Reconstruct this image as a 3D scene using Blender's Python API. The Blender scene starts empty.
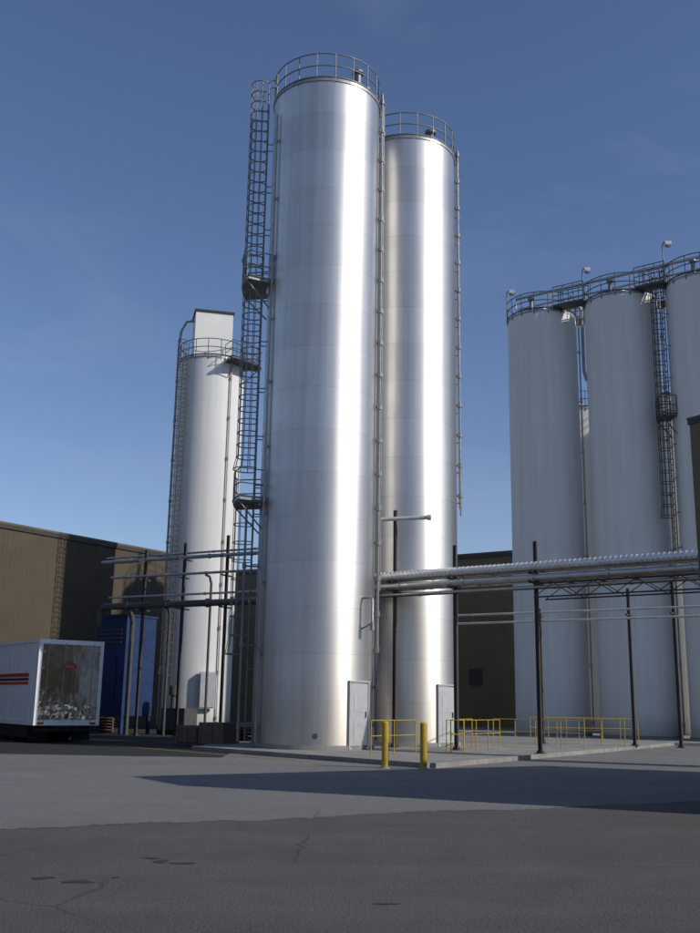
import bpy, bmesh, math, random
from mathutils import Vector, Matrix
from mathutils import noise as mn
random.seed(7)
scene = bpy.context.scene
col = scene.collection
V = Vector
A = (0.556, 0.831); B = (0.831, -0.556)

# ------------------------------------------------------------------ materials
def newmat(name):
    m = bpy.data.materials.new(name); m.use_nodes = True
    nt = m.node_tree; b = nt.nodes["Principled BSDF"]
    return m, nt, b
def N(nt, t, **kw):
    n = nt.nodes.new(t)
    for k, v in kw.items(): setattr(n, k, v)
    return n
def math_(nt, op, a, b=None, clamp=False):
    n = N(nt, 'ShaderNodeMath', operation=op); n.use_clamp = clamp
    for i, x in enumerate((a, b)):
        if x is None: continue
        if isinstance(x, (int, float)): n.inputs[i].default_value = x
        else: nt.links.new(x, n.inputs[i])
    return n.outputs[0]
def noise(nt, vec, scale, detail=5, rough=0.55, dist=0.0):
    n = N(nt, 'ShaderNodeTexNoise'); n.inputs['Scale'].default_value = scale
    n.inputs['Detail'].default_value = detail; n.inputs['Roughness'].default_value = rough
    n.inputs['Distortion'].default_value = dist
    nt.links.new(vec, n.inputs['Vector']); return n.outputs['Fac']
def mapping(nt, vec, sc):
    n = N(nt, 'ShaderNodeMapping'); n.inputs['Scale'].default_value = sc
    nt.links.new(vec, n.inputs['Vector']); return n.outputs[0]
def ramp(nt, fac, stops):
    n = N(nt, 'ShaderNodeValToRGB'); cr = n.color_ramp
    while len(cr.elements) < len(stops): cr.elements.new(0.5)
    for e, (p, c) in zip(cr.elements, stops):
        e.position = p; e.color = (c, c, c, 1) if isinstance(c, (int, float)) else (*c, 1)
    nt.links.new(fac, n.inputs[0]); return n.outputs[0]
def mix(nt, fac, a, b, mode='MIX'):
    n = N(nt, 'ShaderNodeMix', data_type='RGBA', blend_type=mode)
    if isinstance(fac, (int, float)): n.inputs[0].default_value = fac
    else: nt.links.new(fac, n.inputs[0])
    for i, x in ((6, a), (7, b)):
        if isinstance(x, tuple): n.inputs[i].default_value = (*x, 1)
        else: nt.links.new(x, n.inputs[i])
    return n.outputs[2]
def bump(nt, bsdf, h, strength, dist):
    n = N(nt, 'ShaderNodeBump'); n.inputs['Strength'].default_value = strength
    n.inputs['Distance'].default_value = dist
    nt.links.new(h, n.inputs['Height']); nt.links.new(n.outputs[0], bsdf.inputs['Normal'])

def simple(name, c, rough=0.5, metal=0.0, var=0.25, scale=3.0, dirt=None):
    m, nt, b = newmat(name)
    tc = N(nt, 'ShaderNodeTexCoord').outputs['Object']
    f = noise(nt, tc, scale, 6, 0.65)
    lo = tuple(x * (1 - var) for x in c); hi = tuple(min(1, x * (1 + var * .5)) for x in c)
    cc = ramp(nt, f, [(0.3, lo), (0.7, hi)])
    if dirt:
        g = noise(nt, mapping(nt, tc, (2.5, 2.5, .25)), 2.0, 6, .7)
        cc = mix(nt, ramp(nt, g, [(0.5, 0.0), (0.75, 0.8)]), cc, dirt)
    nt.links.new(cc, b.inputs['Base Color'])
    b.inputs['Metallic'].default_value = metal
    k = min(1, rough / .25)
    r = ramp(nt, noise(nt, tc, scale * 2.3, 4), [(0.3, max(0, rough - .08 * k)), (0.7, min(1, rough + .1 * k))])
    nt.links.new(r, b.inputs['Roughness'])
    return m

def cyl_coords(nt, R):
    tc = N(nt, 'ShaderNodeTexCoord').outputs['Object']
    s = N(nt, 'ShaderNodeSeparateXYZ'); nt.links.new(tc, s.inputs[0])
    ang = math_(nt, 'ARCTAN2', s.outputs[1], s.outputs[0])
    u = math_(nt, 'MULTIPLY', ang, R)
    cb = N(nt, 'ShaderNodeCombineXYZ'); nt.links.new(u, cb.inputs[0]); nt.links.new(s.outputs[2], cb.inputs[1])
    return tc, cb.outputs[0], s.outputs[2]

def silo_metal(name, R):
    m, nt, b = newmat(name)
    tc, uv, z = cyl_coords(nt, R)
    br = N(nt, 'ShaderNodeTexBrick')
    br.offset = 0.0
    br.inputs['Scale'].default_value = 1.0
    br.inputs['Brick Width'].default_value = 2 * math.pi * R
    br.inputs['Row Height'].default_value = 1.53
    br.inputs['Mortar Size'].default_value = 0.010
    br.inputs['Mortar Smooth'].default_value = 0.6
    br.inputs['Color1'].default_value = (.80, .785, .765, 1); br.inputs['Color2'].default_value = (.73, .72, .705, 1)
    br.inputs['Mortar'].default_value = (.54, .54, .53, 1)
    nt.links.new(uv, br.inputs['Vector'])
    st = noise(nt, mapping(nt, uv, (3, .05, 1)), 1.2, 5, .6)
    hz = noise(nt, mapping(nt, uv, (.15, 14, 1)), 2.0, 4, .6)
    bl = noise(nt, mapping(nt, uv, (.7, .5, 1)), 1.1, 5, .6)
    c = mix(nt, .50, br.outputs['Color'], ramp(nt, st, [(0.3, .66), (0.65, .98)]), 'MULTIPLY')
    c = mix(nt, .25, c, ramp(nt, bl, [(0.35, .72), (0.62, 1.0)]), 'MULTIPLY')
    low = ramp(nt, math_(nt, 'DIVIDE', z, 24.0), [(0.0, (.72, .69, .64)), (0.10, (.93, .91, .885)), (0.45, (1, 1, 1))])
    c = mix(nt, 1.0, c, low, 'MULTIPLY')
    nt.links.new(c, b.inputs['Base Color'])
    b.inputs['Metallic'].default_value = 1.0
    r1 = ramp(nt, math_(nt, 'ADD', math_(nt, 'MULTIPLY', hz, .5), math_(nt, 'MULTIPLY', bl, .5)), [(0.3, .55), (0.7, .46)])
    nt.links.new(r1, b.inputs['Roughness'])
    b.inputs['Anisotropic'].default_value = 0.55
    b.inputs['Anisotropic Rotation'].default_value = 0.25
    tg = N(nt, 'ShaderNodeTangent'); tg.direction_type = 'RADIAL'; tg.axis = 'Z'
    nt.links.new(tg.outputs[0], b.inputs['Tangent'])
    big = noise(nt, mapping(nt, uv, (.6, .07, 1)), 1.0, 2, .5)
    h = math_(nt, 'SUBTRACT', big, math_(nt, 'MULTIPLY', br.outputs['Fac'], .03))
    bump(nt, b, h, .8, .05)
    return m

def silo_paint(name, R, base=(.73, .725, .71)):
    m, nt, b = newmat(name)
    tc, uv, z = cyl_coords(nt, R)
    br = N(nt, 'ShaderNodeTexBrick'); br.offset = 0.5
    br.inputs['Scale'].default_value = 1.0
    br.inputs['Brick Width'].default_value = 2 * math.pi * R / 2
    br.inputs['Row Height'].default_value = 2.4
    br.inputs['Mortar Size'].default_value = 0.01
    br.inputs['Color1'].default_value = (*base, 1); br.inputs['Color2'].default_value = (*[x * .97 for x in base], 1)
    br.inputs['Mortar'].default_value = (*[x * .90 for x in base], 1)
    nt.links.new(uv, br.inputs['Vector'])
    st = noise(nt, mapping(nt, uv, (2.2, .08, 1)), 1.2, 6, .65)
    c = mix(nt, .25, br.outputs['Color'], ramp(nt, st, [(0.35, (.66, .64, .60)), (0.6, (1, 1, 1))]), 'MULTIPLY')
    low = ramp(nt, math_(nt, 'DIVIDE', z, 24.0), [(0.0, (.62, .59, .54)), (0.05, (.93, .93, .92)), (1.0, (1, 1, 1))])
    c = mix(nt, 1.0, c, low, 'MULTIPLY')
    nt.links.new(c, b.inputs['Base Color'])
    b.inputs['Roughness'].default_value = .6
    b.inputs['Specular IOR Level'].default_value = .3
    bump(nt, b, noise(nt, uv, .5, 2), .12, .03)
    return m

def asphalt(name, lo, hi, crack=True, warm=(1, .985, .955)):
    m, nt, b = newmat(name)
    tc = N(nt, 'ShaderNodeTexCoord').outputs['Object']
    big = noise(nt, tc, .16, 5, .6, .4)
    mid = noise(nt, tc, 1.3, 6, .7)
    fine = noise(nt, tc, 38, 4, .85)
    lane = noise(nt, mapping(nt, tc, (.12, .9, 1)), .8, 4, .6)
    t = math_(nt, 'ADD', math_(nt, 'MULTIPLY', big, .50), math_(nt, 'MULTIPLY', mid, .35))
    t = math_(nt, 'ADD', t, math_(nt, 'MULTIPLY', lane, .35))
    t = math_(nt, 'ADD', t, math_(nt, 'MULTIPLY', math_(nt, 'SUBTRACT', fine, .5), 2.0))
    c = ramp(nt, t, [(0.25, tuple(lo * w for w in warm)), (0.95, tuple(hi * w for w in warm))])
    if crack:
        nz = N(nt, 'ShaderNodeTexNoise'); nz.inputs['Scale'].default_value = 1.1; nz.inputs['Detail'].default_value = 7
        nt.links.new(tc, nz.inputs['Vector'])
        for (sc, wd, amt, ms) in ((.22, .0025, .55, .3), (.75, .004, .35, .6)):
            d = N(nt, 'ShaderNodeMix', data_type='VECTOR'); d.inputs[0].default_value = .30
            nt.links.new(tc, d.inputs[4]); nt.links.new(nz.outputs['Color'], d.inputs[5])
            vo = N(nt, 'ShaderNodeTexVoronoi', feature='DISTANCE_TO_EDGE'); vo.inputs['Scale'].default_value = sc
            nt.links.new(d.outputs[1], vo.inputs['Vector'])
            ck = ramp(nt, vo.outputs['Distance'], [(0.0, 1.0), (wd, 0.0)])
            msk = ramp(nt, noise(nt, tc, ms, 2), [(0.44, 0.0), (0.56, amt)])
            c = mix(nt, math_(nt, 'MULTIPLY', ck, msk), c, (lo * .4, lo * .4, lo * .4))
    sp = ramp(nt, noise(nt, tc, 2.2, 4, .6), [(0.66, 0.0), (0.76, .35)])
    c = mix(nt, sp, c, (lo * .5, lo * .5, lo * .5))
    nt.links.new(c, b.inputs['Base Color'])
    b.inputs['Roughness'].default_value = .9
    b.inputs['Specular IOR Level'].default_value = .25
    h = math_(nt, 'ADD', math_(nt, 'MULTIPLY', fine, 1.5), math_(nt, 'MULTIPLY', mid, 1.5))
    bump(nt, b, h, .9, .02)
    return m

M = {}
M['alu1'] = silo_metal('brushed aluminium sheet', 2.08)
M['white'] = silo_paint('white painted steel', 2.0)
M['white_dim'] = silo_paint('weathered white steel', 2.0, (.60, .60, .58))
M['galv'] = simple('galvanised steel', (.33, .335, .34), .45, .6, .3, 5)
M['cage'] = simple('weathered ladder steel', (.22, .225, .23), .5, .3, .3, 5)
M['darksteel'] = simple('dark steel', (.08, .08, .08), .6, .2, .3, 4)
M['black'] = simple('black chassis steel', (.012, .012, .012), .8, .0, .3, 4)
M['rust'] = simple('brown primer steel', (.055, .045, .040), .7, .0, .4, 3)
M['pipe'] = simple('stainless pipe', (.50, .50, .50), .34, .85, .2, 2)
M['duct'] = simple('ribbed silver duct', (.68, .68, .68), .38, .8, .15, 2)
M['pipew'] = simple('pale insulated pipe', (.46, .46, .45), .5, 0, .2, 2, (.28, .25, .2))
M['piper'] = simple('red brown pipe', (.18, .12, .09), .55, .0, .3, 2)
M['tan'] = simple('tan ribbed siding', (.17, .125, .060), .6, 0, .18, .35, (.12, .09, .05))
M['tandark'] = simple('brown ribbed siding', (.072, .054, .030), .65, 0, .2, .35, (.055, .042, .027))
M['trim'] = simple('dark brown trim', (.040, .032, .026), .5, 0, .3, 2)
M['whitewall'] = simple('white siding', (.75, .74, .70), .6, 0, .1, .5)
M['roof'] = simple('roof membrane', (.14, .12, .10), .9, 0, .3, .4)
M['conc'] = simple('concrete slab', (.28, .27, .25), .9, 0, .35, 1.2, (.17, .16, .14))
M['yellow'] = simple('yellow safety paint', (.50, .34, .02), .5, 0, .25, 6, (.22, .14, .03))
M['blue'] = simple('dark blue paint', (.008, .030, .11), .5, 0, .35, 2)
M['tyre'] = simple('tyre rubber', (.010, .010, .010), .85, 0, .3, 8)
M['trailw'] = simple('white trailer skin', (.80, .80, .79), .35, 0, .06, 1.5, (.62, .60, .56))
M['chrome'] = simple('polished stainless door', (.80, .79, .77), .10, 1.0, .06, 1.5)
M['redp'] = simple('red stripe paint', (.58, .025, .025), .4, 0, .1, 6)
M['badge'] = simple('faded red badge paint', (.30, .04, .03), .4, 0, .2, 6)
M['goldp'] = simple('gold badge paint', (.42, .27, .06), .4, 0, .2, 6)
M['blackp'] = simple('black stripe paint', (.012, .012, .015), .4, 0, .1, 3)
M['redlens'] = simple('red lamp lens', (.5, .02, .01), .2, 0, .1, 3)
M['grey'] = simple('silver door paint', (.62, .62, .62), .38, .55, .12, 3)
M['glass'] = simple('window glass', (.04, .045, .05), .1, .0, .1, 3)
M['wood'] = simple('weathered timber', (.14, .10, .06), .8, 0, .35, 5)
M['crate'] = simple('brown painted crate', (.16, .12, .08), .75, 0, .3, 3, (.09, .07, .05))
M['asp'] = asphalt('grey asphalt', .058, .185, True, (1, .955, .895))
M['aspshade'] = asphalt('asphalt darkened as shade', .028, .055)  # same asphalt with ground shade put into its colour
M['asplight'] = asphalt('worn pale asphalt', .13, .29, True, (1, .985, .965))
M['tar'] = simple('tar patch', (.030, .030, .029), .7, 0, .3, 8)

# ------------------------------------------------------------------ mesh builder
class MB:
    def __init__(s): s.v = []; s.f = []; s.sm = []
    def add(s, vs, fs, smooth=False):
        o = len(s.v); s.v += [tuple(p) for p in vs]
        for f in fs: s.f.append([i + o for i in f]); s.sm.append(smooth)
    def box(s, c, size, u=(1, 0)):
        ux = V((u[0], u[1], 0)).normalized(); uy = V((-ux.y, ux.x, 0)); uz = V((0, 0, 1)); c = V(c)
        a, b, d = size[0] / 2, size[1] / 2, size[2] / 2
        vs = [c + ux * x * a + uy * y * b + uz * z * d for z in (-1, 1) for y in (-1, 1) for x in (-1, 1)]
        s.add(vs, [(0, 2, 3, 1), (4, 5, 7, 6), (0, 1, 5, 4), (2, 6, 7, 3), (0, 4, 6, 2), (1, 3, 7, 5)])
        return s
    def path(s, pts, r, n=8, closed=False):
        pts = [V(p) for p in pts]; m = len(pts); rings = []
        prev = None
        for i, p in enumerate(pts):
            if closed: t = pts[(i + 1) % m] - pts[i - 1]
            elif i == 0: t = pts[1] - pts[0]
            elif i == m - 1: t = pts[-1] - pts[-2]
            else: t = (pts[i + 1] - p).normalized() + (p - pts[i - 1]).normalized()
            t.normalize()
            ref = V((0, 0, 1)) if abs(t.z) < .95 else V((1, 0, 0))
            if prev is not None:
                a = prev - t * prev.dot(t)
                if a.length < 1e-4: a = t.cross(ref)
            else: a = t.cross(ref)
            a.normalize(); b = t.cross(a); prev = a
            rings.append([p + (a * math.cos(k * 2 * math.pi / n) + b * math.sin(k * 2 * math.pi / n)) * r for k in range(n)])
        vs = [q for rg in rings for q in rg]; fs = []
        for i in range(m if closed else m - 1):
            j = (i + 1) % m
            for k in range(n):
                l = (k + 1) % n
                fs.append((i * n + k, i * n + l, j * n + l, j * n + k))
        s.add(vs, fs, True)
        if not closed:
            s.add(rings[0], [tuple(range(n))[::-1]]); s.add(rings[-1], [tuple(range(n))])
    def tube(s, p, q, r, n=8): s.path([p, q], r, n)
    def ring(s, c, R, r, n=64, m=6, a0=0, a1=2 * math.pi):
        full = abs(a1 - a0 - 2 * math.pi) < 1e-6
        k = n if full else n + 1
        pts = [(c[0] + R * math.cos(a0 + (a1 - a0) * i / n), c[1] + R * math.sin(a0 + (a1 - a0) * i / n), c[2]) for i in range(k)]
        s.path(pts, r, m, full)
    def prism(s, poly, z0, z1):
        n = len(poly)
        s.add([(x, y, z0) for x, y in poly] + [(x, y, z1) for x, y in poly],
              [tuple(range(n))[::-1], tuple(range(n, 2 * n))] + [(i, (i + 1) % n, n + (i + 1) % n, n + i) for i in range(n)])
    def cyl(s, c, r0, r1, z0, z1, n=96, caps=True):
        v0 = [(c[0] + r0 * math.cos(i * 2 * math.pi / n), c[1] + r0 * math.sin(i * 2 * math.pi / n), z0) for i in range(n)]
        v1 = [(c[0] + r1 * math.cos(i * 2 * math.pi / n), c[1] + r1 * math.sin(i * 2 * math.pi / n), z1) for i in range(n)]
        s.add(v0 + v1, [(i, (i + 1) % n, n + (i + 1) % n, n + i) for i in range(n)], True)
        if caps:
            s.add(v0, [tuple(range(n))[::-1]]); s.add(v1, [tuple(range(n))])
        return s
    def ribwall(s, p0, d, L, z0, z1, nrm, per=.305, dep=.016):
        prof = [(0, 0), (.62, 0), (.70, 1), (.9, 1), (1.0, 0)]
        pts = []
        k = int(L / per)
        for i in range(k):
            for (a, h) in prof[:-1]:
                x = (i + a) * per
                pts.append((p0[0] + d[0] * x + nrm[0] * h * dep, p0[1] + d[1] * x + nrm[1] * h * dep))
        pts.append((p0[0] + d[0] * L, p0[1] + d[1] * L))
        n = len(pts)
        s.add([(x, y, z0) for x, y in pts] + [(x, y, z1) for x, y in pts], [(i, i + 1, n + i + 1, n + i) for i in range(n - 1)])

def thing(name, base, label, cat, group=None):
    e = bpy.data.objects.new(name, None); e.location = base; e.empty_display_size = .5
    col.objects.link(e); e['label'] = label; e['category'] = cat
    if group: e['group'] = group
    return e
def mesh(name, mb, mat, parent=None, base=None, label=None, cat=None, group=None, kind=None, recalc=True, root=None):
    me = bpy.data.meshes.new(name)
    src = root or parent
    off = V(src.location) if src is not None else (V(base) if base is not None else V((0, 0, 0)))
    me.from_pydata([tuple(V(p) - off) for p in mb.v], [], mb.f)
    me.polygons.foreach_set('use_smooth', mb.sm)
    me.materials.append(mat); me.update()
    if recalc:
        bm = bmesh.new(); bm.from_mesh(me); bmesh.ops.recalc_face_normals(bm, faces=bm.faces); bm.to_mesh(me); bm.free()
    o = bpy.data.objects.new(name, me); col.objects.link(o)
    if parent is not None: o.parent = parent
    else: o.location = off
    if label: o['label'] = label
    if cat: o['category'] = cat
    if group: o['group'] = group
    if kind: o['kind'] = kind
    return o
def copytree(root, loc, **props):
    r = root.copy(); r.location = loc; col.objects.link(r)
    for k, v in props.items(): r[k] = v
    for ch in root.children:
        c = ch.copy(); c.parent = r; col.objects.link(c)
        for g in ch.children:
            gg = g.copy(); gg.parent = c; col.objects.link(gg)
    return r

# ------------------------------------------------------------------ ground
mb = MB(); S = 3000
mb.add([(-S, -S, 0), (S, -S, 0), (S, S, 0), (-S, S, 0)], [(0, 1, 2, 3)])
mesh('ground', mb, M['asp'], kind='structure')
mb = MB()
edge = []
for i in range(1501):
    x = -30 + i * 60 / 1500
    y = 13.3 + (x + 4.3) * .52 + .30 * mn.noise((x * .5, 0, 0)) + .16 * mn.noise((x * 2.1, 3, 0)) + .12 * mn.noise((x * 9, 7, 0)) + .09 * mn.noise((x * 30, 7, 0))
    edge.append((x, y, .004))
vs = edge + [(p[0], 110, .004) for p in edge]
n = len(edge)
mb.add(vs, [(i, i + 1, n + i + 1, n + i) for i in range(n - 1)])
mesh('road', mb, M['asplight'], kind='structure')
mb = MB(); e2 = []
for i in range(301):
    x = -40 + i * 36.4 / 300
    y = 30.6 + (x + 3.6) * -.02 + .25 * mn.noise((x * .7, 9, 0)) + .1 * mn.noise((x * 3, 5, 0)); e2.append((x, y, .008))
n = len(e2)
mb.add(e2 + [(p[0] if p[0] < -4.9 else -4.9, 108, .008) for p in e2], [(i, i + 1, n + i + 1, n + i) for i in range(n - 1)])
mesh('road_shade_sheet', mb, M['aspshade'], kind='structure')  # dark sheet painted in for the shadow on the ground around the trailer

pad = [(-5, 35), (2.2, 27.2), (14.5, 46.5), (26, 43), (45, 66), (10, 80), (-4, 52)]
mb = MB(); mb.prism(pad, -.05, .12)
mesh('pavement', mb, M['conc'], kind='structure')
mb = MB()   # kerb
def kerb(p, q):
    p = V((*p, 0)); q = V((*q, 0)); d = (q - p).normalized(); nn = V((d.y, -d.x, 0))
    L = (q - p).length; k = max(1, int(L / 3))
    for i in range(k):
        a = p + d * (L * i / k + .006); b = p + d * (L * (i + 1) / k - .006); c = (a + b) / 2 + nn * .08
        mb.box((c.x, c.y, .066), ((b - a).length, .155, .138), (d.x, d.y))
for i in (0, 1, 2): kerb(pad[i], pad[i + 1])
mesh('kerb', mb, M['conc'], kind='structure')

def blob(cx, cy, rx, ry, z, seed):
    rnd = random.Random(seed); k = 40; ph = [rnd.uniform(0, 6.28) for _ in range(5)]
    pts = []
    for i in range(k):
        a = i * 2 * math.pi / k
        f = 1 + .22 * math.sin(2 * a + ph[0]) + .15 * math.sin(3 * a + ph[1]) + .1 * math.sin(5 * a + ph[2]) + .07 * math.sin(9 * a + ph[3]) + .05 * math.sin(13 * a + ph[4])
        pts.append((cx + rx * f * math.cos(a), cy + ry * f * math.sin(a), z))
    return pts
mb = MB()
for i, (x, y, rx, ry) in enumerate([(-1.86, 10.95, .08, .10), (-1.62, 10.85, .11, .07), (-2.75, 9.85, .09, .07), (-2.38, 9.7, .11, .09), (.35, 8.9, .09, .04), (-2.0, 11.15, .09, .05), (-2.1, 9.95, .04, .03)]):
    p = blob(x, y, rx, ry, .004, i); mb.add(p, [tuple(range(len(p)))])
mesh('ground_tar_patches', mb, M['tar'], kind='structure')
mb = MB()
def stripe(p, q, w, z=.012):
    p = V((*p, 0)); q = V((*q, 0)); d = (q - p).normalized(); nn = V((-d.y, d.x, 0)) * w / 2
    mb.add([(*(p + nn).xy, z), (*(p - nn).xy, z), (*(q - nn).xy, z), (*(q + nn).xy, z)], [(0, 1, 2, 3)])
stripe((-9, 38), (-3.2, 31.6), .10); stripe((-3.2, 31.6), (-.5, 28.6), .10)
mesh('road_marking', mb, M['yellow'], kind='structure')

# ------------------------------------------------------------------ silo parts
def guard(mb, c, R, z, h=1.07, a0=0, a1=2 * math.pi, n=16):
    for hh in (h, h * .52): mb.ring((c[0], c[1], z + hh), R, .026, 72, 6, a0, a1)
    mb.ring((c[0], c[1], z + .08), R, .045, 72, 4, a0, a1)
    for i in range(n + 1):
        a = a0 + (a1 - a0) * i / n
        p = (c[0] + R * math.cos(a), c[1] + R * math.sin(a))
        mb.tube((*p, z - .25), (*p, z + h), .025, 6)
def ladder(lad, cage, c, R, ang, z0, z1, zc, so=.22, zc1=None, wrap=False, cw=.39, hs=.42, ct=.025):
    n = V((math.cos(ang), math.sin(ang), 0)); t = V((-n.y, n.x, 0)); b = V((c[0], c[1], 0)) + n * (R + so)
    for s in (-1, 1):
        p = b + t * .24 * s
        if wrap:
            q = p - n * (so + .1)
            lad.path([(p.x, p.y, z0), (p.x, p.y, z1 - .15), (*(p - n * .06).xy, z1), (q.x, q.y, z1)], .028, 6)
        else: lad.tube((p.x, p.y, z0), (p.x, p.y, z1), .028, 6)
    z = z0 + .15
    while z < z1 - (1.0 if wrap else 0):
        p = b + t * .24; q = b - t * .24; lad.tube((p.x, p.y, z), (q.x, q.y, z), .016, 5); z += .3
    z = z0 + .6
    while z < z1 - 1.2:
        for s in (-1, 1):
            p = b + t * .24 * s; q = p - n * (so + .03); lad.tube((p.x, p.y, z), (q.x, q.y, z), .022, 5)
        z += 1.8
    if cage is None: return
    zt = zc1 or z1
    k = max(1, round((zt - zc) / hs))
    for i in range(k + 1):
        z = zc + (zt - zc) * i / k
        rr = cw * (1.25 if i == 0 else 1)
        pts = []
        for j in range(15):
            a = math.radians(-130 + 260 * j / 14)
            p = b + n * (.30 + rr * math.cos(a)) + t * (rr * math.sin(a)); pts.append((p.x, p.y, z))
        pts = [tuple((b - t * .24) + V((0, 0, z)))] + pts + [tuple((b + t * .24) + V((0, 0, z)))]
        cage.path(pts, ct, 5)
    for a in (-98, -65, -33, 0, 33, 65, 98):
        a = math.radians(a); p = b + n * (.30 + cw * math.cos(a)) + t * (cw * math.sin(a)); p0 = b + n * (.30 + 1.25 * cw * math.cos(a)) + t * (1.25 * cw * math.sin(a))
        cage.path([(p0.x, p0.y, zc), (p.x, p.y, zc + (zt - zc) / k), (p.x, p.y, zt)], ct * .7, 5)
def platform(mb, c, R, a0, a1, z, w=1.0, h=1.05):
    k = 10
    inn = [(c[0] + (R + .04) * math.cos(a0 + (a1 - a0) * i / k), c[1] + (R + .04) * math.sin(a0 + (a1 - a0) * i / k)) for i in range(k + 1)]
    out = [(c[0] + (R + w) * math.cos(a0 + (a1 - a0) * i / k), c[1] + (R + w) * math.sin(a0 + (a1 - a0) * i / k)) for i in range(k + 1)]
    mb.prism(inn + out[::-1], z - .07, z)
    rail = [inn[0]] + out + [inn[-1]]
    for hh in (h, h * .5): mb.path([(*p, z + hh) for p in rail], .023, 6)
    mb.path([(*p, z + .06) for p in rail], .04, 4)
    for p in rail[::2] + [rail[-1]]: mb.tube((*p, z), (*p, z + h), .022, 6)
    for i in (1, k - 1):
        mb.tube((*out[i], z - .05), (*inn[i], z - 1.0), .03, 6)
def door_unit(par, c, R, ang, zb, w=.90, h=2.05):
    n = V((math.cos(ang), math.sin(ang), 0)); t = V((-n.y, n.x, 0))
    g = V((c[0], c[1], 0)) + n * (R - .065)
    fr = MB()
    for s in (-1, 1):
        p = g + t * s * (w / 2 + .03); fr.box((p.x, p.y, zb + h / 2 + .05), (.05, .18, h + .1), (t.x, t.y))
    p = g; fr.box((p.x, p.y, zb + h + .12), (w + .12, .20, .05), (t.x, t.y))
    fr.box((p.x, p.y, zb + .03), (w + .01, .18, .06), (t.x, t.y))
    mesh('door_frame', fr, M['grey'], par)
    le = MB(); p = g + n * .045
    le.box((p.x, p.y, zb + h / 2 + .08), (w - .02, .05, h - .05), (t.x, t.y))
    p2 = p + n * .02
    le.box((p2.x, p2.y, zb + h * .72), (w * .6, .03, h * .28), (t.x, t.y))
    le.box((p2.x, p2.y, zb + h * .28), (w * .6, .03, h * .34), (t.x, t.y))
    d = mesh('door', le, M['grey'], par)
    ha = MB(); q = p + n * .05 + t * (w / 2 - .12)
    ha.tube((q.x, q.y, zb + 1.0), (q.x, q.y, zb + 1.2), .02, 6)
    mesh('handle', ha, M['darksteel'], d, root=par)
def riser(mb, c, R, ang, z0, z1, r=.05, off=.16, clamps=True, step=1.25):
    n = V((math.cos(ang), math.sin(ang), 0)); b = V((c[0], c[1], 0)) + n * (R + off); i0 = V((c[0], c[1], 0)) + n * (R - .02)
    mb.tube((b.x, b.y, z0), (b.x, b.y, z1), r, 10)
    if clamps:
        z = z0 + .5
        while z < z1:
            mb.cyl((b.x, b.y), r * 1.6, r * 1.6, z - .09, z + .09, 10)
            mb.tube((b.x, b.y, z), (i0.x, i0.y, z), .035, 5); z += step
def silo_body(par, c, R, z0, z1, mat):
    mb = MB(); mb.cyl(c, R, R, z0, z1, 160, False); mesh('silo_wall', mb, mat, par, recalc=True)
    mb = MB(); mb.cyl(c, R + .03, R + .03, z1 - .12, z1 - .002, 96, False); mb.cyl(c, R + .03, .35, z1 - .002, z1 + .55, 96, False)
    mb.cyl(c, .35, .35, z1 + .45, z1 + .75, 24)
    mesh('roof', mb, M['galv'], par)
    mb = MB(); mb.cyl(c, R + .06, R + .06, z0 - .002, z0 + .14, 96, True); mesh('base_ring', mb, M['conc'], par)
def vent(par, x, y, r, z, h):
    mb = MB(); mb.cyl((x, y), r, r, z, z + h, 16); mb.cyl((x, y), r * 1.6, r * 1.6, z + h - .01, z + h + .1, 16); mesh('roof_vent', mb, M['cage'], par)

# main tall aluminium silo
c1 = (-1.14, 35.75); R1 = 2.08; zt = 24.5
s1 = thing('silo', (c1[0], c1[1], .12), 'tall brushed aluminium silo with caged ladder and twin platforms', 'silo')
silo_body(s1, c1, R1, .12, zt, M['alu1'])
mb = MB(); guard(mb, c1, R1 - .02, zt, n=18)
mesh('guard_rail', mb, M['cage'], s1)
for (ang, z0, z1, zc, zc1, wr, hs) in ((183, 16.7, zt + 1.02, 17.9, zt + .9, True, .45), (190, 8.5, 18.0, 9.7, 17.8, False, .45), (183, .3, 9.7, 3.2, 8.4, False, .62)):
    la, ca = MB(), MB()
    ladder(la, ca, c1, R1, math.radians(ang), z0, z1, zc, zc1=zc1, wrap=wr, hs=hs, ct=.023 if hs < .5 else .019)
    mesh('ladder', la, M['cage'], s1); mesh('safety_cage', ca, M['cage'], s1)
mb = MB(); platform(mb, c1, R1, math.radians(168), math.radians(209), 16.7, .95); mesh('platform', mb, M['cage'], s1)
mb = MB(); platform(mb, c1, R1, math.radians(168), math.radians(209), 8.5, .95); mesh('platform', mb, M['cage'], s1)
for (a_, z0, z1, r, o, st) in ((-8, .4, zt + .5, .055, .12, 1.25), (2, 5.5, zt + .2, .035, .18, 1.25), (212, .3, zt - 1, .035, .10, 2.4), (196, .3, 8.4, .045, .5, 2.7)):
    mb = MB(); riser(mb, c1, R1, math.radians(a_), z0, z1, r, o, step=st)
    mesh('riser_pipe', mb, M['cage'] if a_ != 212 else M['galv'], s1)
door_unit(s1, c1, R1, math.radians(-90 + 49), .14)
mb = MB()
mb.tube((c1[0] + .15, c1[1] - R1 - .02, .55), (c1[0] + .15, c1[1] - R1 + .1, .55), .09, 16); mesh('drain_port', mb, M['darksteel'], s1)
for (x, y, h) in ((1.2, -1.0, .9), (-.6, .5, 1.1), (1.5, -.2, .7)): vent(s1, c1[0] + x, c1[1] + y, .14, zt, h)
mb = MB()
a = math.radians(-90 + 52); n_ = V((math.cos(a), math.sin(a), 0)); p = V((*c1, 0)) + n_ * (R1 + .42)
q = V((*c1, 0)) + n_ * (R1 - .05)
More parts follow.
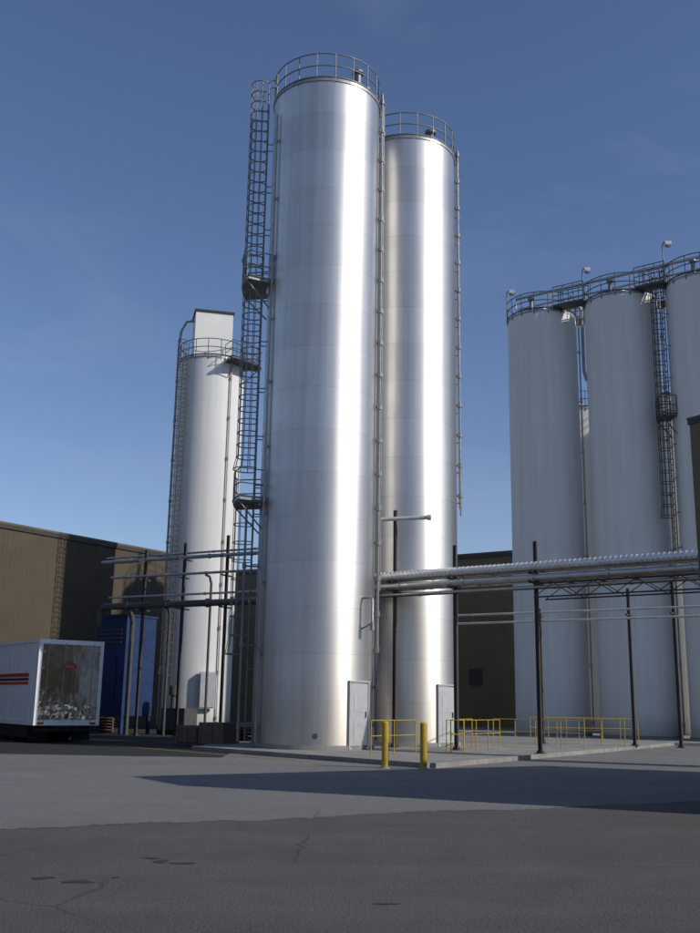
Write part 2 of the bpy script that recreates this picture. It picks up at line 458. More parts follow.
mb.path([(q.x, q.y, 5.1), (p.x - n_.x * .08, p.y - n_.y * .08, 5.1), (p.x, p.y, 5.02), (p.x, p.y, 4.0)], .045, 10); mb.tube((p.x, p.y, 4.25), (q.x, q.y, 4.05), .035, 8)
mb.cyl((p.x, p.y), .08, .08, 4.0, 4.25, 14)
mesh('level_gauge', mb, M['galv'], s1)

# second aluminium silo
c2 = (2.2, 39.6)
s2 = thing('silo', (c2[0], c2[1], .12), 'tall brushed aluminium silo with riser pipe beside its twin', 'silo')
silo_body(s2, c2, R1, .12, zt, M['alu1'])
mb = MB(); guard(mb, c2, R1 - .02, zt, n=18); mesh('guard_rail', mb, M['cage'], s2)
for (a_, z0, z1, r, o) in ((-6, 9.2, zt + .4, .06, .14), (5, 9.0, zt + .6, .04, .2)):
    mb = MB(); riser(mb, c2, R1, math.radians(a_), z0, z1, r, o); mesh('riser_pipe', mb, M['cage'], s2)
door_unit(s2, c2, R1, math.radians(-90 + 46), .14)
vent(s2, c2[0] + 1.0, c2[1] - .9, .15, zt, .8)
mb = MB(); mb.box((c2[0] - .2, c2[1] + .3, zt + .8), (.8, .6, .7)); mesh('dust_filter', mb, M['galv'], s2)

# white silo with roof house
c3 = (-8.7, 60.0); zt3 = 22.0
s3 = thing('silo', (c3[0], c3[1], 0), 'white painted silo with small boxy house on its roof', 'silo')
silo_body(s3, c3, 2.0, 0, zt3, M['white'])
mb = MB(); guard(mb, c3, 2.0, zt3, n=16); mesh('guard_rail', mb, M['darksteel'], s3)
mb = MB(); mb.box((c3[0] - .05, c3[1] - .3, zt3 + 1.5), (2.3, 2.0, 3.0), (.97, .24)); mesh('roof_house', mb, M['whitewall'], s3)
mb = MB(); mb.box((c3[0] - .05, c3[1] - .3, zt3 + 3.07), (2.45, 2.15, .13), (.97, .24)); mesh('roof_house_cap', mb, M['trim'], s3)
mb = MB(); mb.box((c3[0] - .25, c3[1] - 1.27, zt3 + 1.5), (.8, .12, 1.9), (.97, .24)); mesh('roof_house_door', mb, M['grey'], s3)
la, ca = MB(), MB(); ladder(la, ca, c3, 2.0, math.radians(231), .3, zt3 + .9, 3, so=.18, zc1=zt3 + .9, wrap=True, cw=.29, hs=.6, ct=.02)
mesh('ladder', la, M['darksteel'], s3); mesh('safety_cage', ca, M['darksteel'], s3)
mb = MB(); platform(mb, c3, 2.0, math.radians(-60), math.radians(-5), zt3 - .3, 1.1); mesh('platform', mb, M['darksteel'], s3)
mb = MB(); riser(mb, c3, 2.0, math.radians(200), .2, zt3 + 1.2, .06, .15, step=2.5)
mb.path([(c3[0] - 2.0, c3[1] - .75, zt3 + 1.2), (c3[0] - 1.9, c3[1] - .75, zt3 + 2.0), (c3[0] - 1.6, c3[1] - .7, zt3 + 2.6), (c3[0] - 1.1, c3[1] - .6, zt3 + 2.7)], .08, 8)
mesh('riser_pipe', mb, M['galv'], s3)
mb = MB(); riser(mb, c3, 2.0, math.radians(-48), .2, zt3, .045, .12, step=2.5); mesh('riser_pipe', mb, M['pipew'], s3)
mb = MB()
mb.box((c3[0] + .9, c3[1] - 2.05, 2.2), (.9, .25, 2.0), (.95, .3)); mb.box((c3[0] + .9, c3[1] - 2.1, 2.2), (.8, .25, 1.85), (.95, .3)); mesh('control_cabinet', mb, M['grey'], s3)

# white silo row
row = [(11.25, 56.5), (15.2, 53.7), (18.95, 50.9), (22.7, 48.1)]  # last silo is out of view, added to shade its neighbour
ztr = 23.9
for i, c in enumerate(row):
    lab = ['white silo at the end of a row, floodlight on its rail', 'white silo in the middle of a row, catwalk on top', 'white silo in a row beside a caged ladder', 'unseen white silo added to shade the row'][i]
    s = thing('silo', (c[0], c[1], .12), lab, 'silo', 'row of white silos')
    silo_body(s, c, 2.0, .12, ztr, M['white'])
    mb = MB(); guard(mb, c, 2.02, ztr, n=16); mesh('guard_rail', mb, M['darksteel'], s)
    if i == 3: continue
    vent(s, c[0] + .8, c[1] + .2, .2, ztr, .9); vent(s, c[0] - .7, c[1] - .6, .12, ztr, 1.1)
    mb = MB(); mb.box((c[0] - .2, c[1] + .6, ztr + .7), (.7, .7, .6), B); mesh('dust_filter', mb, M['galv'], s)
    mb = MB(); riser(mb, c, 2.0, math.radians(-15), .3, ztr + .6, .045, .13, step=3)
    mesh('riser_pipe', mb, M['pipew'], s)
    la, ca = MB(), MB()
    if i == 2:
        ladder(la, ca, c, 2.0, math.radians(176), 9.0, ztr + .95, 11.2, wrap=True, cw=.33, hs=.6, ct=.022)
        mesh('ladder', la, M['darksteel'], s); mesh('safety_cage', ca, M['darksteel'], s)
        mb = MB(); platform(mb, c, 2.0, math.radians(162), math.radians(192), 16.5, .8); mesh('platform', mb, M['darksteel'], s)
    if i == 0:
        mb = MB()
        a = math.radians(-12); x, y = c[0] + 2.35 * math.cos(a), c[1] + 2.35 * math.sin(a)
        mb.path([(x - .6, y, ztr + .7), (x - .1, y, ztr + .75), (x, y, ztr + .3), (x, y, ztr - 3.2), (x + .12, y, ztr - 3.7), (x + .45, y, ztr - 4.1), (x + .5, y, ztr - 5), (x + .5, y, 6)], .10, 10)
        mesh('fill_pipe', mb, M['pipew'], s)
    mb = MB(); a = math.radians([182, 172, 176][i]); x, y = c[0] + 2.05 * math.cos(a), c[1] + 2.05 * math.sin(a)
    hgt = [1.7, 2.1, 2.4][i]
    mb.path([(x, y, ztr - .2), (x, y, ztr + hgt), (x + .06, y, ztr + hgt + .15), (x + .25, y, ztr + hgt + .2)], .035, 6)
    mesh('lamp_mast', mb, M['cage'], s)
    mb = MB(); mb.box((x + .3, y, ztr + hgt + .12), (.34, .26, .2)); mb.cyl((x + .3, y), .16, .08, ztr + hgt - .06, ztr + hgt + .03, 12)
    mesh('floodlight', mb, M['grey'], s)
for (c, h, lab) in (((15.0, 64.0), 20.3, 'lower white silo tucked behind the silo row'), ((20.0, 61.0), 20.3, 'lower white silo tucked behind the silo row')):
    s = thing('silo', (c[0], c[1], .12), lab, 'silo', 'low silos behind the row')
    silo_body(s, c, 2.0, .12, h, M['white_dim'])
    mb = MB(); guard(mb, c, 2.02, h, n=16); mesh('guard_rail', mb, M['darksteel'], s)
for i in range(2):
    a, b = V((*row[i], 0)), V((*row[i + 1], 0)); d = (b - a).normalized(); nn = V((-d.y, d.x, 0))
    for sd_ in (1.5, -1.3):
        p = a + d * (.9 if sd_ > 0 else 1.5) + nn * sd_; q = b - d * (.9 if sd_ > 0 else 1.5) + nn * sd_
        mb = MB(); c = (p + q) / 2; L = (q - p).length
        mb.box((c.x, c.y, ztr + .08), (L, .8, .12), (d.x, d.y))
        for s_ in (-.4, .4):
            for hh in (.55, 1.1):
                x, y = p + nn * s_, q + nn * s_; mb.tube((x.x, x.y, ztr + .1 + hh), (y.x, y.y, ztr + .1 + hh), .025, 6)
            for j in range(4):
                x = (p + nn * s_).lerp(q + nn * s_, j / 3); mb.tube((x.x, x.y, ztr + .1), (x.x, x.y, ztr + 1.2), .025, 6)
        mesh('catwalk', mb, M['darksteel'], base=(c.x, c.y, ztr), label='dark steel catwalk bridging two white silo tops', cat='catwalk', group='catwalks between silos')
for off, r_, zz in ((-.9, .09, 1.35), (-.6, .06, .8)):
    mb = MB(); nn = V((-B[1], B[0], 0))
    pts = [V((*row[0], 0)) + nn * off - V((*B, 0)) * 1.2, V((*row[1], 0)) + nn * off, V((*row[2], 0)) + nn * off + V((*B, 0)) * 4]
    mb.path([(p.x, p.y, ztr + zz) for p in pts], r_, 8)
    for p in pts[:]: mb.tube((p.x, p.y, ztr), (p.x, p.y, ztr + zz), .03, 6)
    mesh('conveying_pipe', mb, M['pipe'], base=(row[0][0], row[0][1], ztr), label='stainless pipe running along the white silo tops', cat='pipe', group='pipes on silo tops')

# ------------------------------------------------------------------ buildings
def building(name, corner, d1, L1, d2, L2, H, wallmat, label, tr=.26, ov=.22):
    c = V((*corner, 0)); a = V((*d1, 0)).normalized(); b = V((*d2, 0)).normalized()
    e = thing(name, (corner[0], corner[1], 0), label, 'building')
    mb = MB()
    P = [c, c + a * L1, c + a * L1 + b * L2, c + b * L2]
    cen = (P[0] + P[2]) / 2
    k = .03
    mb.prism([(P[0] + a * k + b * k).xy[:], (P[1] - a * k + b * k).xy[:], (P[2] - a * k - b * k).xy[:], (P[3] + a * k - b * k).xy[:]], -.1, H - .01)
    for i in range(4):
        p, q = P[i], P[(i + 1) % 4]; d = (q - p).normalized(); n = V((d.y, -d.x, 0))
        if (((p + q) / 2) + n - cen).length < (((p + q) / 2) - n - cen).length: n = -n
        mb.ribwall((p.x, p.y), d, (q - p).length, -.05, H, n)
    mesh('wall', mb, wallmat, e, recalc=False)
    mb = MB(); 
    mb.box((cen.x, cen.y, H + ov * .27), (L1 + ov, L2 + ov, ov * .54), (a.x, a.y)); mesh('roof', mb, M['roof'], e)
    mb = MB()
    for i in range(4):
        p, q = P[i], P[(i + 1) % 4]; d = (q - p).normalized(); n = V((d.y, -d.x, 0))
        if (((p + q) / 2) + n - cen).length < (((p + q) / 2) - n - cen).length: n = -n
        m_ = (p + q) / 2 + n * (ov * .27)
        mb.box((m_.x, m_.y, H - tr / 2 + .01), ((q - p).length + .03, ov * .36, tr), (d.x, d.y))
    mesh('roof_trim', mb, M['trim'], e)
    return e
W0 = V((-11.3, 70.7, 0))
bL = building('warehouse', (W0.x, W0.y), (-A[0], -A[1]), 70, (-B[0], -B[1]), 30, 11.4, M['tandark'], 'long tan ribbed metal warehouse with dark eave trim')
P0 = V((-9.6, 85.8, 0))
bR = building('warehouse', (P0.x, P0.y), B, 62, A, 25, 12.3, M['tan'], 'tan ribbed metal warehouse with small window behind the silos')
d_ = V((*B, 0)); nn = V((-A[0], -A[1], 0))
for s_ in (22.6,):
    p = P0 + d_ * s_ + nn * .08
    mb = MB(); mb.box((p.x, p.y, 3.6), (.8, .10, 1.0), B); w = mesh('window', mb, M['glass'], bR)
    mb = MB()
    for dz in (-.53, .53): mb.box((p.x, p.y, 3.6 + dz), (.94, .2, .06), B)
    for dx in (-.44, .44):
        q = p + d_ * dx; mb.box((q.x, q.y, 3.6), (.06, .2, 1.0), B)
    mesh('frame', mb, M['darksteel'], w, root=bR)
building('factory_building', (6.20, 17.8), (.84, .54), 12, (.54, -.84), 2.6, 6.75, M['tan'], 'tan ribbed metal factory wing at the yard edge', .10, .07)
building('warehouse', (-52, -5), B, 110, (-A[0], -A[1]), 20, 14, M['whitewall'], 'unseen white warehouse added to reflect in the silos')  # behind the camera, added as a bright surface for the silos to reflect
building('warehouse', (42, -5), A, 45, B, 25, 11, M['tandark'], 'unseen brown warehouse added as a dark reflection')  # out of view, added to darken reflections in trailer doors and silos

# ------------------------------------------------------------------ pipe racks
Bv = V((*B, 0)); DZ = -.22
r0 = V((.9, 37.4, 0)); rd = V((.813, -.582, 0)); rn = V((.582, .813, 0))
def rp(s, off=0, z=0): p = r0 + rd * s + rn * off; return (p.x, p.y, z)
E_ = 15.0
rack = [(-.10, 6.38, .07, 'pipew'), (.10, 6.34, .06, 'piper'), (.28, 6.30, .08, 'pipe'), (-.44, 5.95, .10, 'pipe'), (-.22, 5.92, .07, 'pipew'), (-.02, 5.94, .09, 'piper'), (.20, 5.95, .10, 'pipe'), (.40, 5.92, .06, 'pipew'), (.44, 6.24, .05, 'pipe'), (-.30, 5.66, .045, 'pipe'), (.10, 5.66, .05, 'piper')]
for off, z, r, m in rack:
    z += DZ
    mb = MB()
    mb.path([rp(-.2, off, z), rp(E_ - .3, off, z), rp(E_, off, z - .3), rp(E_, off, .12)], r, 12)
    s_ = 1.5 + (off + .4)
    while s_ < E_ - .4:
        mb.tube(rp(s_ - .05, off, z), rp(s_ + .05, off, z), r * 1.25, 12); s_ += 2.6
    nm = {'pipew': 'pale insulated overhead pipe on steel rack', 'pipe': 'stainless overhead pipe on steel rack', 'piper': 'red-brown overhead pipe on steel rack'}[m]
    mesh('overhead_pipe', mb, M[m], base=rp(0, off, z), label=nm, cat='pipe', group='overhead pipes')
mb = MB(); off, z, r = -.40, 6.32 + DZ, .15    # ribbed duct
mb.path([rp(-.2, off, z), rp(E_ - .3, off, z), rp(E_, off, z - .3), rp(E_, off, .12)], r, 20)
s_ = 0
while s_ < E_ - .4:
    mb.tube(rp(s_ - .012, off, z), rp(s_ + .012, off, z), r + .012, 20); s_ += .17
mesh('overhead_duct', mb, M['duct'], base=rp(0, off, z), label='ribbed silver duct running along the overhead rack', cat='duct')
mb = MB()
for off in (-.45, .45):
    T0, T1 = 6.7, 12.2; za, zb_ = 5.74 + DZ, 5.30 + DZ
    mb.tube(rp(T0, off, za), rp(T1, off, za), .036, 6); mb.tube(rp(T0, off, zb_), rp(T1, off, zb_), .028, 6)
    k = 8
    for i in range(k):
        s0 = T0 + (T1 - T0) * i / k; s1_ = T0 + (T1 - T0) * (i + 1) / k
        z0, z1 = (za, zb_) if i % 2 else (zb_, za)
        mb.tube(rp(s0, off, z0), rp(s1_, off, z1), .016, 5)
for i in range(6):
    s0 = T0 + (T1 - T0) * i / 5; mb.tube(rp(s0, -.5, za + .02), rp(s0, .5, za + .02), .03, 6)
mesh('pipe_truss', mb, M['rust'], base=rp(8.7, 0, 5.4), label='brown steel lattice truss carrying the overhead pipes', cat='truss')
def post(xy, h, lab, arms=(), z0=.12, w=.085, ud=rd):
    e = thing('support_post', (xy[0], xy[1], z0), lab, 'post', 'pipe rack posts')
    mb = MB()
    u = (ud.x, ud.y)
    mb.box((xy[0], xy[1], z0 + (h - z0) / 2), (w, .02, h - z0), u)
    a = V((*u, 0)); 
    for s_ in (-1, 1):
        p = V((*xy, 0)) + a * s_ * (w / 2 + .01); mb.box((p.x, p.y, z0 + (h - z0) / 2), (.02, w, h - z0), u)
    mesh('column', mb, M['rust'], e)
    mb = MB(); mb.box((xy[0], xy[1], z0 + .015), (.30, .30, .03), u); mb.box((xy[0], xy[1], z0 + .07), (.18, .18, .08), u); mesh('base_plate', mb, M['rust'], e)
    for (zz, l) in arms:
        n = V((-a.y, a.x, 0)); mb = MB().box((xy[0], xy[1], zz), (l, .06, .07), (n.x, n.y))
        mesh('cross_arm', mb, M['rust'], e)
    return e
for s_, h, arms in ((1.0, 8.6, ((5.80 + DZ, 1.1), (6.11 + DZ, 1.1))), (3.5, 7.1, ((5.80 + DZ, 1.1), (6.11 + DZ, 1.1))), (6.58, 7.0, ((5.81 + DZ, 1.1), (6.11 + DZ, 1.1)))):
    p = rp(s_); post((p[0], p[1]), h, 'brown steel post holding up the overhead pipe rack' if h < 8 else 'tall brown steel post with a short pipe across it', arms)
p = rp(13.6); post((p[0], p[1]), 6.6, 'brown steel post holding up the overhead pipe rack', ((5.80 + DZ, 1.1),), z0=0)
mb = MB(); p = rp(1.0)
mb.tube((p[0] - .55, p[1] - .12, 8.22), (p[0] + 1.25, p[1] - .45, 8.22 + .05), .075, 12); mb.tube((p[0] + 1.15, p[1] - .43, 8.27), (p[0] + 1.28, p[1] - .46, 8.27), .11, 12)
mesh('overhead_pipe', mb, M['pipew'], base=(p[0], p[1], 8.2), label='short pale pipe crossing the tall brown post', cat='pipe', group='overhead pipes')
for z, off in ((5.45, 0), (5.1, .25)):
    mb = MB(); mb.tube((4.2 + off, 45.3, z), (18 + off, 36.1, z), .045, 8)
    mesh('overhead_pipe', mb, M['pipew'], base=(4.2, 45.3, z), label='thin pale pipe running in front of the white silos', cat='pipe', group='overhead pipes')
for t, h in ((.28, 5.6), (.53, 6.4), (.64, 7.8)):
    x, y = 4.2 + 13.8 * t, 45.3 - 9.2 * t
    if t > .5: y = y + 1.2
    post((x, y), h, 'slim brown steel post carrying thin pipes', ((5.3, .7),), w=.08)

l0 = V((-12.2, 49.3, 0)); ld = V((.84, -.45, 0)).normalized(); ln = V((-ld.y, ld.x, 0))
def lp(s, off=0, z=0): p = l0 + ld * s + ln * off; return (p.x, p.y, z)
for off, z, r, m, s0, s1_ in ((0, 5.95, .16, 'piper', 0.3, 9.8), (-.25, 6.35, .05, 'pipe', 1, 9.8), (0, 8.1, .09, 'galv', .2, 10.5), (.3, 8.35, .05, 'galv', .2, 10.5), (-.2, 7.3, .06, 'galv', 1.0, 10.5), (.2, 6.0, .07, 'galv', .5, 11)):
    mb = MB()
    if s0 == .3: mb.path([lp(s0, off, 5.0), lp(s0, off, z - .3), lp(s0 + .1, off, z - .08), lp(s0 + .3, off, z), lp(s1_, off, z)], r, 12)
    else: mb.tube(lp(s0, off, z), lp(s1_, off, z), r, 12)
    s_ = 2.0
    while s_ < s1_: mb.tube(lp(s_ - .05, off, z), lp(s_ + .05, off, z), r * 1.3, 12); s_ += 2.3
    nm = {'galv': 'galvanised overhead pipe between warehouse and silo', 'pipe': 'stainless overhead pipe between warehouse and silo', 'piper': 'dark overhead duct between warehouse and silo'}[m]
    mesh('overhead_pipe', mb, M['darksteel'] if m == 'piper' else M[m], base=lp(s0, off, z), label=nm, cat='pipe', group='overhead pipes')
for s_, h in ((2.9, 8.6), (5.2, 8.8), (7.6, 9.0)):
    p = lp(s_); post((p[0], p[1]), h, 'dark steel post holding pipes beside the warehouse', ((5.72, 1.0), (8.0, 1.1), (7.15, .8)), z0=0, ud=ld, w=.09)
for (s_, r, zt_2) in ((1.9, .12, 5.6), (4.1, .07, 5.8), (6.4, .06, 7.2)):
    mb = MB(); mb.path([lp(s_, .5, 0.0), lp(s_, .5, zt_2 - .3), lp(s_, .35, zt_2), lp(s_, .05, zt_2 + .05)], r, 10)
    mesh('drop_pipe', mb, M['darksteel'], base=lp(s_, .5, 0), label='dark vertical drop pipe beside the warehouse', cat='pipe', group='drop pipes')

# ------------------------------------------------------------------ trailer
ph = math.radians(36); C = V((-11.4, 38.0, 0)); ux = V((math.cos(ph), math.sin(ph), 0)); uy = V((-ux.y, ux.x, 0))
def tp(a, b, z): p = C + ux * a + uy * b; return (p.x, p.y, z)
U = (ux.x, ux.y)
tr = thing('semi_trailer', tp(1.25, 6, 0), 'white box semi trailer with side stripes and polished rear doors', 'trailer')
Wt, Lt, zb, zt_ = 2.5, 12.5, .66, 3.74
mb = MB(); mb.box(tp(Wt / 2, Lt / 2 + .03, (zb + zt_) / 2), (Wt - .04, Lt - .06, zt_ - zb - .02), U)
i_ = 0.6
while i_ < Lt - .3:
    mb.box(tp(.018, i_, (zb + zt_) / 2), (.012, .04, zt_ - zb - .3), U); mb.box(tp(Wt - .018, i_, (zb + zt_) / 2), (.012, .04, zt_ - zb - .3), U); i_ += 1.22
mesh('trailer_box', mb, M['trailw'], tr)
mb = MB()
for a in (.06, Wt - .06): mb.box(tp(a, .02, (zb + zt_) / 2), (.14, .16, zt_ - zb + .04), U)
mb.box(tp(Wt / 2, .02, zt_ - .07), (Wt - .26, .16, .17), U); mb.box(tp(Wt / 2, .02, zb + .08), (Wt - .26, .16, .2), U)
for a in (.0, Wt): mb.box(tp(a, Lt / 2, zb + .06), (.05, Lt - .3, .16), U); mb.box(tp(a, Lt / 2, zt_ - .04), (.05, Lt - .3, .1), U)
mesh('frame_rail', mb, M['trailw'], tr)
for k in (0, 1):
    a0 = .14 + k * 1.115; a1 = a0 + 1.1
    mb = MB(); nx, nz = 24, 50; g = []
    for j in range(nz + 1):
        for i in range(nx + 1):
            xa = a0 + (a1 - a0) * i / nx; za = zb + .19 + (zt_ - zb - .37) * j / nz
            lo_ = max(0, min(1, (2.2 - za) / 1.0))
            dd = .010 * mn.noise((xa * 1.3, za * 1.4, 3.3)) + (.15 + lo_) * .014 * mn.noise((xa * 4.2, za * 3.4, 8)) + lo_ * .006 * mn.noise((xa * 9, za * 7, 2))
            g.append(tp(xa, -.045 + dd, za))
    mb.add(g, [(j * (nx + 1) + i, j * (nx + 1) + i + 1, (j + 1) * (nx + 1) + i + 1, (j + 1) * (nx + 1) + i) for j in range(nz) for i in range(nx)], False)
    d_ob = mesh('rear_door', mb, M['chrome'], tr)
    mb = MB()
    for dx in (.22, .85): mb.tube(tp(a0 + dx, -.085, zb + .1), tp(a0 + dx, -.085, zt_ - .1), .010, 6)
    for zz in (1.3, 1.9, 2.7, 3.3): mb.box(tp(a0 + (.04 if k == 0 else 1.06), -.075, zz), (.12, .04, .05), U)
    mb.box(tp(a0 + .5, -.095, 1.5), (.4, .03, .035), U)
    mesh('lock_rod', mb, M['galv'], d_ob, root=tr)
def disc(ca_, cz, rx, rz, d0, k=28):
    mb = MB(); f = []; r_ = []
    for i in range(k):
        t = i * 2 * math.pi / k; f.append(tp(ca_ + rx * math.cos(t), d0, cz + rz * math.sin(t))); r_.append(tp(ca_ + rx * math.cos(t), d0 + .012, cz + rz * math.sin(t)))
    mb.add(f + r_, [tuple(range(k)), tuple(range(k, 2 * k))[::-1]] + [(i, (i + 1) % k, k + (i + 1) % k, k + i) for i in range(k)])
    return mb
bd = mesh('badge', disc(1.2, 2.78, .25, .13, -.100), M['badge'], tr)
mesh('badge_band', MB().box(tp(1.2, -.105, 2.78), (.36, .008, .05), U), M['goldp'], bd, root=tr)
for (z, c_, m) in ((2.46, .13, 'redp'), (2.30, .09, 'blackp'), (2.16, .09, 'redp')):
    mb = MB(); mb.box(tp(-.006, Lt / 2 + .3, z), (.012, Lt - 1.2, c_), U); mesh('side_stripe', mb, M[m], tr)
for a in (.25, Wt - .25):
    mb = MB().box(tp(a, -.07, zb + .06), (.22, .03, .07), U); mesh('tail_light', mb, M['redlens'], tr)
mb = MB(); mb.box(tp(Wt / 2, .1, .48), (2.3, .1, .1), U)
for a in (.5, Wt - .5): mb.box(tp(a, .12, .58), (.08, .06, .16), U)
mb.box(tp(Wt / 2, 4, .60), (1.0, 8, .11), U)
mesh('underride_guard', mb, M['black'], tr)
for a in (.05, Wt - .05):
    mesh('under_shade_panel', MB().box(tp(a, 6.2, .42), (.03, 11.0, .46), U), M['black'], tr)  # black panels stand in for the shade under the trailer
for b_ in (2.6, 3.75):
    for a in (.40, Wt - .40):
        mb = MB(); mb.tube(tp(a - .24, b_, .33), tp(a + .24, b_, .33), .32, 28)
        w = mesh('wheel', mb, M['tyre'], tr)
        mb = MB(); mb.tube(tp(a - .25, b_, .33), tp(a + .25, b_, .33), .18, 20)
        mesh('rim', mb, M['black'], w, root=tr)
for a in (.42, Wt - .42):
    mb = MB().box(tp(a, .6, .36), (.72, .015, .56), U); mesh('mud_flap', mb, M['tyre'], tr)
for a in (.5, Wt - .5):
    mb = MB(); mb.box(tp(a, 9.8, .34), (.12, .12, .66), U); mb.box(tp(a, 9.8, .02), (.3, .3, .04), U)
    mesh('landing_gear', mb, M['black'], tr)

# ------------------------------------------------------------------ blue equipment by the warehouse
bc = (-10.9, 50.6)
dc = thing('dust_collector', (bc[0], bc[1], 0), 'dark blue boxy dust collector standing beside the warehouse', 'dust collector')
mb = MB(); mb.box((bc[0], bc[1], 3.2), (2.0, 2.0, 4.7), B); mb.box((bc[0], bc[1], 5.60), (2.1, 2.1, .1), B)
mesh('housing', mb, M['blue'], dc)
mb = MB(); p = V((*bc, 0)) + V((-A[0], -A[1], 0)) * 1.01; mb.box((p.x, p.y, 2.6), (.9, .06, 2.2), B); mesh('access_panel', mb, M['blue'], dc)
mb = MB(); p = V((*bc, 0)) + V((-A[0], -A[1], 0)) * 1.03
for zz in (4.3, 4.5, 4.7, 4.9): mb.box((p.x, p.y, zz), (1.5, .08, .07), B)
mesh('louvre', mb, M['darksteel'], dc)
for sx, sy in ((-1, -1), (1, -1), (1, 1), (-1, 1)):
    p = V((*bc, 0)) + Bv * sx * .9 + V((*A, 0)) * sy * .9; mesh('leg', MB().box((p.x, p.y, .42), (.14, .14, .85), B), M['blue'], dc)
fc = (-8.0, 49.9)
fb = thing('blower_unit', (fc[0], fc[1], 0), 'dark steel blower unit on skid below the pipes', 'blower')
mb = MB(); mb.box((fc[0], fc[1], .75), (1.5, .9, 1.0), B); mesh('cabinet', mb, M['darksteel'], fb)
mb = MB(); mb.tube((fc[0] - .3, fc[1], 1.25), (fc[0] - .3, fc[1], 2.1), .16, 16); mb.tube((fc[0] - .3, fc[1], 1.85), (fc[0] - .3, fc[1], 2.3), .24, 16); mesh('silencer', mb, M['darksteel'], fb)
mb = MB(); mb.box((fc[0], fc[1], .12), (1.8, 1.1, .24), B); mesh('skid', mb, M['black'], fb)

# ------------------------------------------------------------------ small things
def bollard(loc, h=1.12):
    e = thing('bollard', loc, 'yellow steel safety bollard at the slab corner', 'bollard', 'yellow bollards')
    mb = MB(); x, y, z = loc
    mb.cyl((x, y), .09, .09, z, z + h, 20, False); 
    for k in range(4):
        a0, a1 = k * math.pi / 8, (k + 1) * math.pi / 8
        mb.cyl((x, y), .09 * math.cos(a0), max(.001, .09 * math.cos(a1)), z + h + .05 * math.sin(a0), z + h + .05 * math.sin(a1), 20, False)
    mesh('pipe_post', mb, M['yellow'], e)
    mb = MB(); mb.cyl((x, y), .17, .15, z - .02, z + .03, 20); mesh('footing', mb, M['conc'], e)
    return e
b0 = bollard((1.02, 26.9, 0))
copytree(b0, (1.98, 26.55, 0))
def railing(p, q, lab, z=.12, h=1.0, k=3, mat='yellow'):
    mb = MB()
    for hh in (h, h * .55): mb.tube((*p, z + hh), (*q, z + hh), .013, 8)
    for i in range(k + 1):
        t = i / k; x, y = p[0] + (q[0] - p[0]) * t, p[1] + (q[1] - p[1]) * t
        mb.tube((x, y, z - .01), (x, y, z + h), .017, 8); mb.box((x, y, z + .01), (.12, .12, .02))
    mesh('safety_railing', mb, M[mat], base=(*p, z), label=lab, cat='railing', group='yellow railings')
railing((.75, 30.9), (2.2, 32.9), 'yellow tubular safety railing beside the silo slab', k=2)
railing((3.4, 33.8), (5.4, 36.6), 'yellow tubular safety railing beside the silo slab', k=4)
railing((3.3, 34.2), (4.6, 38.0), 'yellow tubular safety railing beside the silo slab', k=3)
railing((5.6, 39.6), (8.6, 37.6), 'yellow tubular safety railing under the pipe rack', k=4)
railing((8.0, 44.0), (11.2, 41.9), 'yellow tubular safety railing before the white silos', k=4)
railing((8.4, 47.5), (13.4, 47.8), 'yellow tubular safety railing before the white silos', k=6)
def crate(x, y, w, d, h, ang):
    e = thing('crate', (x, y, 0), 'brown wooden crate on skids beside the silo ladder', 'crate', 'brown crates')
    u = (math.cos(ang), math.sin(ang)); ua = V((*u, 0)); un = V((-u[1], u[0], 0))
    mb = MB(); mb.box((x, y, .1 + (h - .1) / 2), (w, d, h - .1), u)
    for s_ in (-1, 1):
        for zz in (.16, h - .06, h * .5):
            p = V((x, y, 0)) + un * s_ * (d / 2 + .012); mb.box((p.x, p.y, zz), (w + .02, .03, .09), u)
        for t_ in (-1, 0, 1):
            p = V((x, y, 0)) + un * s_ * (d / 2 + .03) + ua * t_ * (w / 2 - .06); mb.box((p.x, p.y, h / 2 + .06), (.08, .024, h - .1), u)
    mesh('crate_box', mb, M['crate'], e)
    mb = MB()
    for s_ in (-1, 0, 1):
        p = V((x, y, 0)) + un * s_ * (d / 2 - .08); mb.box((p.x, p.y, .048), (w, .1, .096), u)
    mesh('skid', mb, M['wood'], e)
crate(-4.6, 37.9, 1.1, .9, .85, -.5); crate(-5.7, 39.2, 1.0, .8, .7, -.55)
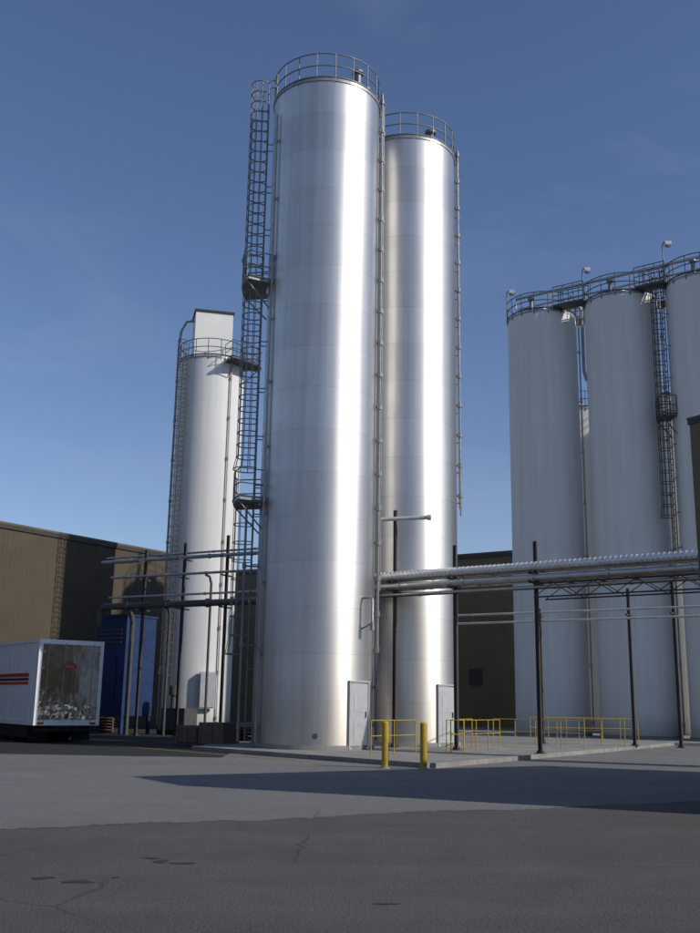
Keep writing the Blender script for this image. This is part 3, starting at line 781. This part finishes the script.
for k, (x, y, m) in enumerate(((-4.3, 41.0, 5), (-12.5, 52.5, 5))):
    mb = MB()
    for j in range(m):
        z = j * .145
        for s_ in (-.5, 0, .5): mb.box((x + s_ * A[0], y + s_ * A[1], z + .05), (1.2, .1, .09), B)
        for s_ in range(6):
            o = -.5 + .2 * s_; mb.box((x + o * B[0], y + o * B[1], z + .117), (.11, 1.1, .022), B)
    mesh('pallet_stack', mb, M['wood'], base=(x, y, 0), label='stack of weathered wooden pallets near the ladder', cat='pallets', group='pallet stacks')

# ------------------------------------------------------------------ light, sky, camera
el = math.radians(30); az = math.radians(114)
sd = V((math.sin(az) * math.cos(el), math.cos(az) * math.cos(el), math.sin(el)))
L = bpy.data.lights.new('sun', 'SUN'); L.energy = 3.4; L.angle = math.radians(.53); L.color = (1, .95, .87)
lo = bpy.data.objects.new('sun', L); col.objects.link(lo); lo.rotation_mode = 'QUATERNION'; lo.rotation_quaternion = sd.to_track_quat('Z', 'Y'); lo.location = (60, 20, 50)
w = bpy.data.worlds.new('World'); scene.world = w; w.use_nodes = True; nt = w.node_tree
bg = nt.nodes['Background']; bg.inputs['Strength'].default_value = .10
sky = N(nt, 'ShaderNodeTexSky'); sky.sky_type = 'NISHITA'; sky.sun_disc = False; sky.sun_elevation = el; sky.sun_rotation = az
sky.air_density = 1.0; sky.dust_density = .3; sky.ozone_density = 2.6; sky.altitude = 200
tc = N(nt, 'ShaderNodeTexCoord').outputs['Generated']
cl = noise(nt, mapping(nt, tc, (1.2, 2.0, 5.0)), 1.6, 7, .6, .6)
cf = ramp(nt, cl, [(0.50, 0.0), (0.82, .18)])
tint = mix(nt, 1.0, sky.outputs[0], (.98, .97, 1.08), 'MULTIPLY')
c = mix(nt, cf, tint, (4.6, 4.9, 6.0))
nt.links.new(c, bg.inputs['Color'])

cam = bpy.data.cameras.new('camera'); co = bpy.data.objects.new('camera', cam); col.objects.link(co)
cam.sensor_fit = 'VERTICAL'; cam.sensor_height = 24; cam.lens = 24 * 1010 / 933; cam.clip_end = 8000; cam.clip_start = .1
co.matrix_world = Matrix.Translation((0, 0, 1.6)) @ Matrix.Rotation(math.radians(90 + 13.2), 4, 'X') @ Matrix.Rotation(.0161, 4, 'Z')
scene.camera = co
scene.view_settings.view_transform = 'Standard'; scene.view_settings.look = 'None'; scene.view_settings.exposure = 0
